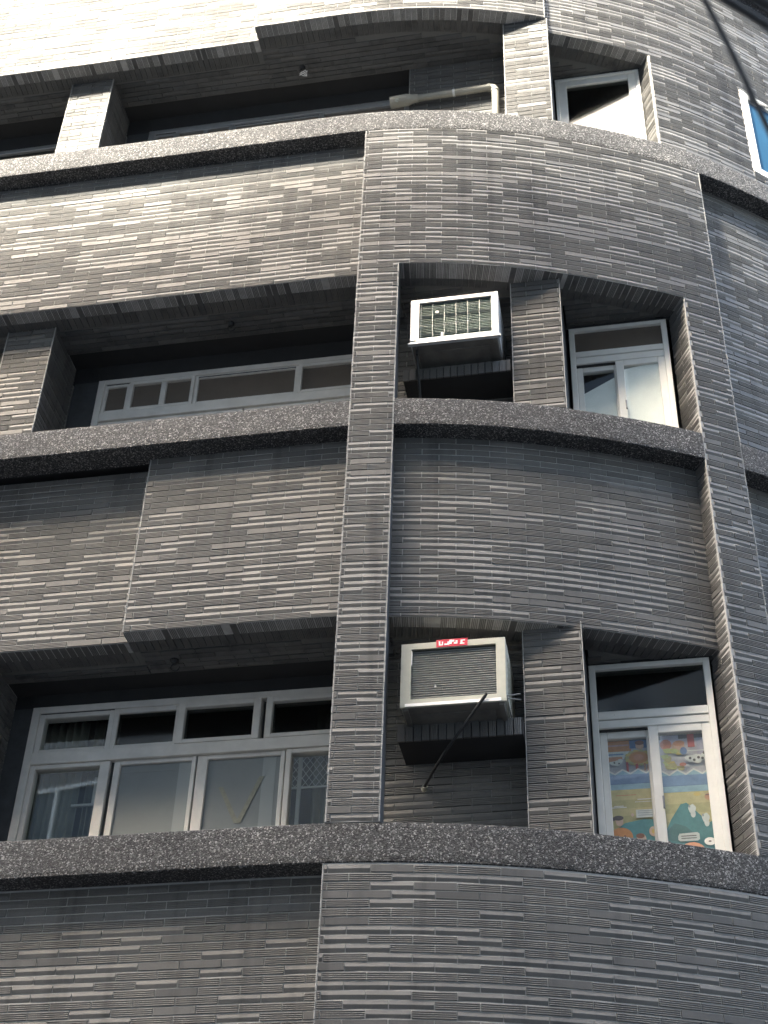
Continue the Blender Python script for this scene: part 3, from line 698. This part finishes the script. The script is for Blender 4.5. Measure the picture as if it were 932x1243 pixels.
# ------------------------------------------------------------------ air conditioners
def ac_box(mb, u0, u1, n0, n1, z0, z1, k): mb.box(gmap, u0, u1, n0, n1, z0, z1, k)
def make_ac(idx):
    if idx == 0: u0, u1, z0, z1, nf = .109, .742, 4.728, 5.175, -.15
    else: u0, u1, z0, z1, nf = .112, .750, 7.745, 8.195, -.15
    x, y = G((u0+u1)/2, nf-.3)
    lab = ('beige boxy window air conditioner with a red sticker and black hose on the tiled ledge', 'silver framed window air conditioner with green fins behind wire guard on the tiled ledge')[idx]
    r = empty('air_conditioner', (x, y, z0), lab, 'air conditioner')
    body = 'beige' if idx == 0 else 'galv'
    mb = MB()
    # sheet metal sleeve: sides and top, bottom is a separate pan
    ac_box(mb, u0, u0+.012, -.66, nf-.012, z0+.02, z1, body); ac_box(mb, u1-.012, u1, -.66, nf-.012, z0+.02, z1, body)
    ac_box(mb, u0+.012, u1-.012, -.66, nf-.012, z1-.012, z1, body)
    for k in range(6):                                              # side louvres
        zz = z0+.12+k*.045; mb.box(gmap, u1, u1+.004, -.45, -.25, zz, zz+.012, body)
    mb.build('casing', r)
    mb = MB(); ac_box(mb, u0+.012, u1-.012, -.64, nf-.014, z0, z0+.018, 'under')
    for a in (u0+.015, u1-.045): ac_box(mb, a, a+.03, -.62, nf-.02, z0-.014, z0, 'under')
    ac_box(mb, u0+.08, u1-.08, -.60, nf-.09, z0-.005, z0, 'under'); mb.build('drain_pan', r)
    # front rim
    gl, gr, gb, gt = (.062, .056, .052, .042) if idx == 0 else (.062, .046, .050, .034)
    mb = MB()
    for a in ((u0, u0+gl, z0, z1), (u1-gr, u1, z0, z1), (u0+gl, u1-gr, z1-gt, z1), (u0+gl, u1-gr, z0, z0+gb)): ac_box(mb, a[0], a[1], nf-.014, nf, a[2], a[3], body)
    if idx == 0: ac_box(mb, u0+.03, u1-.03, nf, nf+.006, z0, z0+.02, 'white')
    else:
        ac_box(mb, u0-.014, u1+.016, nf-.02, nf+.008, z0-.006, z0+.006, 'galv'); ac_box(mb, u0+.002, u0+.045, nf, nf+.005, z0+.03, z1-.01, 'galv')
    mb.build('front_rim', r)
    mb = MB(); a0, a1, b0, b1 = u0+gl, u1-gr, z0+gb, z1-gt
    fm = 'fins' if idx == 0 else 'finsg'
    ac_box(mb, a0, a1, nf-.06, nf-.034, b0, b1, fm)
    nfin = 22
    for k in range(nfin):
        z = b0 + (b1-b0)*(k+.5)/nfin; wob = random.uniform(-.002, .002)
        mb.hexa([gmap(a0,nf-.035,z-.004+wob), gmap(a1,nf-.035,z-.004-wob), gmap(a1,nf-.018,z-.007), gmap(a0,nf-.018,z-.007), gmap(a0,nf-.035,z+.003), gmap(a1,nf-.035,z+.003), gmap(a1,nf-.018,z-.003), gmap(a0,nf-.018,z-.003)], fm)
    mb.build('condenser_fins', r)
    mb = MB()
    if idx == 1:
        for k in range(7): u = a0 + (a1-a0)*(k+.15)/6.2; mb.tube([gmap(u, nf-.012, b0), gmap(u, nf-.012, b1)], .0015, 'wire', 6)
        for k in range(4):
            z = b0 + (b1-b0)*(k+.5)/4
            for dz in (-.008, .008): mb.tube([gmap(a0, nf-.016, z+dz), gmap(a1, nf-.016, z+dz)], .0018, 'wire', 6)
        mb.build('wire_guard', r)
        mb = MB(); mb.box(gmap, a0+.12, a0+.142, nf-.011, nf-.004, b0+.25, b0+.27, 'white'); mb.build('paint_fleck', r); mb = MB(); mb.box(gmap, a0+.16, a0+.178, nf-.011, nf-.004, b0, b0+.045, 'white'); mb.build('paint_fleck', r)
        mb = MB(); mb.box(gmap, u0+.035, u0+.05, nf-.06, nf-.045, 7.69, z0, 'black'); mb.tube([gmap(u0+.04, nf-.05, z0+.01), gmap(u0+.045, nf-.12, 7.55), gmap(u0+.045, -.45, 7.30)], .010, 'black', 8); mb.build('support_foot', r)
    else:
        pass
        mb = MB(); ac_box(mb, a0+.14, a0+.152, nf-.03, nf-.02, b0+.085, b0+.105, 'white'); mb.build('paint_fleck', r); mb = MB(); ac_box(mb, a0, a0+.006, nf-.012, nf-.002, b0+.24, b1-.01, 'white'); mb.build('paint_fleck', r)
        # red sticker with white characters
        s0, s1, q0, q1 = .324, .515, z1-.040, z1+.012
        mb = MB(); mb.box(gmap, s0, s1, nf+.0005, nf+.003, q0, q1, 'red')
        def st(a, b, c, d): mb.box(gmap, s0+a*(s1-s0), s0+b*(s1-s0), nf+.0032, nf+.004, q0+c*(q1-q0), q0+d*(q1-q0), 'white')
        st(.08,.13,.2,.8); st(.08,.22,.2,.34); st(.18,.22,.34,.72); st(.26,.42,.2,.42); st(.36,.44,.42,.66); st(.42,.50,.3,.88); st(.50,.58,.6,.85); st(.56,.68,.3,.5); st(.62,.68,.5,.75); st(.76,.9,.22,.36); st(.78,.84,.36,.8); st(.80,.92,.66,.8)
        mb.build('sticker', r)
        # drain hose with pale end
        mb = MB(); pts = [gmap(.625,-.135,4.772), gmap(.618,-.125,4.752), gmap(.56,-.17,4.70), gmap(.50,-.215,4.645), gmap(.43,-.262,4.575), gmap(.36,-.32,4.515), gmap(.27,-.45,4.47), gmap(.20,-.58,4.445), gmap(.185,-.615,4.44)]
        mb.tube(pts, .0095, 'black', 8); h = mb.build('drain_hose', r, smooth=True)
        mb = MB(); mb.tube([gmap(.19,-.60,4.445), gmap(.183,-.628,4.435)], .017, 'cream', 10); mb.build('hose_end', h, smooth=True)
        # steel bracket at the lower right corner
        mb = MB(); mb.tube([gmap(u1-.01,-.17,4.77), gmap(.81,-.30,4.86)], .004, 'under', 6); mb.tube([gmap(u1-.005,-.17,4.755), gmap(.812,-.31,4.825)], .004, 'under', 6); mb.tube([gmap(u1,-.17,4.77), gmap(u1+.01,-.40,4.72)], .004, 'under', 6); mb.build('bracket', r)
    return r
make_ac(0); make_ac(1)

# ------------------------------------------------------------------ pipe, ceiling hooks
PN = -.575
mb = MB(); mb.tube([gmap(.02,PN,11.215), gmap(.30,PN,11.222), gmap(.685,PN,11.235), gmap(.715,PN,11.225), gmap(.728,PN,11.195), gmap(.728,PN,10.3)], .032, 'pvc', 14)
pipe = mb.build('drain_pipe', None, smooth=True); tag(pipe, 'grey plastic pipe with an elbow in the empty bay above the top pebble band', 'pipe')
mb = MB(); mb.tube([gmap(-.20,PN,11.20), gmap(-.05,PN,11.212), gmap(.0,PN,11.214), gmap(.05,PN,11.216)], [.054,.054,.040,.037], 'pvc', 14); mb.build('socket', pipe)
mb = MB(); mb.tube([gmap(.355,PN,11.224), gmap(.375,PN,11.2245)], .035, 'galv', 14); mb.build('clamp', pipe)
mb = MB(); mb.tube([gmap(.662,PN,11.2345), gmap(.684,PN,11.235)], .0365, 'pvc', 14); mb.tube([gmap(.728,PN,11.19), gmap(.728,PN,11.165)], .0365, 'pvc', 14); mb.build('elbow_joint', pipe)
mb = MB(); mb.tube([gmap(-.13,PN+.04,11.17), gmap(-.13,PN+.07,11.13)], .016, 'wire', 8); mb.build('valve', pipe)
hk = [((-1.003,-.459), OC, 'hook with a white wire loop in the tiled ceiling of the top bay', 2), ((-1.372,-.481), OB, 'dark hook in the tiled ceiling above the middle wide window', 1), ((-1.457,-.488), OA, 'dark hook in the ceiling above the lowest wide window', 0)]
for (u, n), z, lab, lv in hk:
    z += -.001 if lv else .004
    mb = MB(); mb.tube([gmap(u,n,z+.02), gmap(u,n,z-.012), gmap(u,n,z-.03)], [.03,.03,.018], 'black', 10)
    pts = [gmap(u+.03*math.cos(t)+.01, n, z-.055+.03*math.sin(t)) for t in np.linspace(math.pi/2, 2*math.pi, 10)]; mb.tube(pts, .005, 'black', 6)
    h = mb.build('ceiling_hook', None); tag(h, lab, 'hook', 'hooks in the recess ceilings')
    if lv == 2:
        mb = MB()
        for ph in (0, 1.2): mb.tube([gmap(u+.015+.032*math.cos(t+ph), n+.012*math.sin(2*t+ph), z-.10+.032*math.sin(t)) for t in np.linspace(0, 6.2, 16)], .0035, 'white', 5)
        mb.tube([gmap(u-.02, n, z-.12), gmap(u+.05, n, z-.07)], .0035, 'white', 5)
        mb.build('wire_loop', h)

# ------------------------------------------------------------------ overhead cables close to the viewer
def cable(pts, r, label):
    P = [Vector(p) for p in pts]; a = P[0] + (P[0]-P[1]).normalized()*5; b = P[-1] + (P[-1]-P[-2]).normalized()*6
    mb = MB(); mb.tube([tuple(a)] + [tuple(p) for p in P] + [tuple(b)], r, 'cable', 10); return tag(mb.build('overhead_cable', None, smooth=True), label, 'cable', 'overhead cables in front of the facade')
cable([(.525,1.547,2.516),(.551,1.58,2.49),(.603,1.643,2.437),(.638,1.688,2.397),(.684,1.746,2.342),(.732,1.802,2.284)], .0062, 'long black cable slanting down across the blue window')
mb = MB(); mb.tube([(.638,1.69,2.397),(.66,1.74,2.409),(.692,1.747,2.403),(.779,1.754,2.37),(6.0,2.3,1.2)], .005, 'cable', 8); tag(mb.build('overhead_cable', None, smooth=True), 'thin cable tied to the slanting cable, running level over the blue window', 'cable', 'overhead cables in front of the facade')
cable([(.468,1.35,2.172),(.513,1.367,2.152),(.577,1.388,2.121),(.653,1.411,2.084)], .008, 'thick dark cable crossing the upper right corner, lower of the pair')
cable([(.506,1.345,2.167),(.558,1.358,2.146),(.60,1.372,2.132),(.662,1.388,2.097)], .010, 'thick dark cable crossing the upper right corner, upper of the pair')

# ------------------------------------------------------------------ street and the building across the alley
mb = MB(); mb.v = [(-400,-400,GROUND),(400,-400,GROUND),(400,400,GROUND),(-400,400,GROUND)]; mb.face([0,1,2,3], 'asphalt'); tag(mb.build('ground', None), kind='structure')
mb = MB(); mb.box(lambda a, b, c: (a, b, c), -30, 30, 6.4, 7.4, GROUND+.004, GROUND+.12, 'paving'); tag(mb.build('pavement', None), kind='structure')
OH = 21.95; OYF = -2.0
opp = empty('neighbour_building', (0, -7, GROUND), 'cream rendered apartment building across the alley behind the viewer', 'building')
xyz = lambda a, b, c: (a, b, c)
mb = MB(); mb.box(xyz, -40, 22, -12, OYF, GROUND, OH, 'opp'); mb.build('wall', opp)
mb = MB(); mb.box(xyz, -40.1, -8.71, OYF-.25, OYF+.06, OH+.002, OH+.5, 'opp'); mb.box(xyz, -8.7, 22.1, OYF-.25, OYF+.06, OH+.002, OH+.2, 'opp'); mb.build('parapet', opp)
mb = MB(); rs = random.Random(5)  # unseen leaf clumps added on the roof to dapple the sun
def leaves(cx, cz, rad, n):
    for _ in range(n):
        d_ = Vector([rs.gauss(0, 1) for _ in range(3)]).normalized()*rad*rs.random()**.45
        c = Vector((cx, OYF-.5, cz)) + Vector((d_.x, d_.y*.5, d_.z*.8)); a = Vector([rs.gauss(0, 1) for _ in range(3)]).normalized(); b_ = a.orthogonal().normalized()
        a *= rs.uniform(.07, .14); b_ *= rs.uniform(.035, .07); k = len(mb.v); mb.v += [tuple(c-a), tuple(c+b_), tuple(c+a), tuple(c-b_)]; mb.face([k, k+1, k+2, k+3], 'leaf')
for _ in range(14): leaves(rs.uniform(-18, -8.2), OH+.5+1.5*rs.random()**1.6, rs.uniform(.2, .5), rs.randint(18, 45))
for _ in range(20): leaves(rs.uniform(-6.9, -2.5), OH+.3+3.0*rs.random(), rs.uniform(.25, .6), rs.randint(25, 60))
tag(mb.build('added_shade_hedge', None), 'added unseen hedge on the roof edge across the alley, breaking up the sunlight', 'hedge')
for fl in range(7):
    for cx in range(-22, 9, 3):
        mb = MB(); z = .4+fl*3.3
        for a in ((-.8,.8,0,.06),(-.8,.8,1.34,1.4),(-.8,-.74,.06,1.34),(.74,.8,.06,1.34),(-.03,.03,.06,1.34)): mb.box(xyz, cx+a[0], cx+a[1], OYF+.002, OYF+.05, z+a[2], z+a[3], 'whitef')
        wdw = mb.build('window', opp); mb = MB(); mb.box(xyz, cx-.74, cx+.74, OYF+.003, OYF+.02, z+.06, z+1.34, 'oppd'); mb.build('window_pane', wdw)

sc.render.engine = 'CYCLES'
sc.cycles.max_bounces = 8; sc.cycles.diffuse_bounces = 5; sc.cycles.transparent_max_bounces = 12
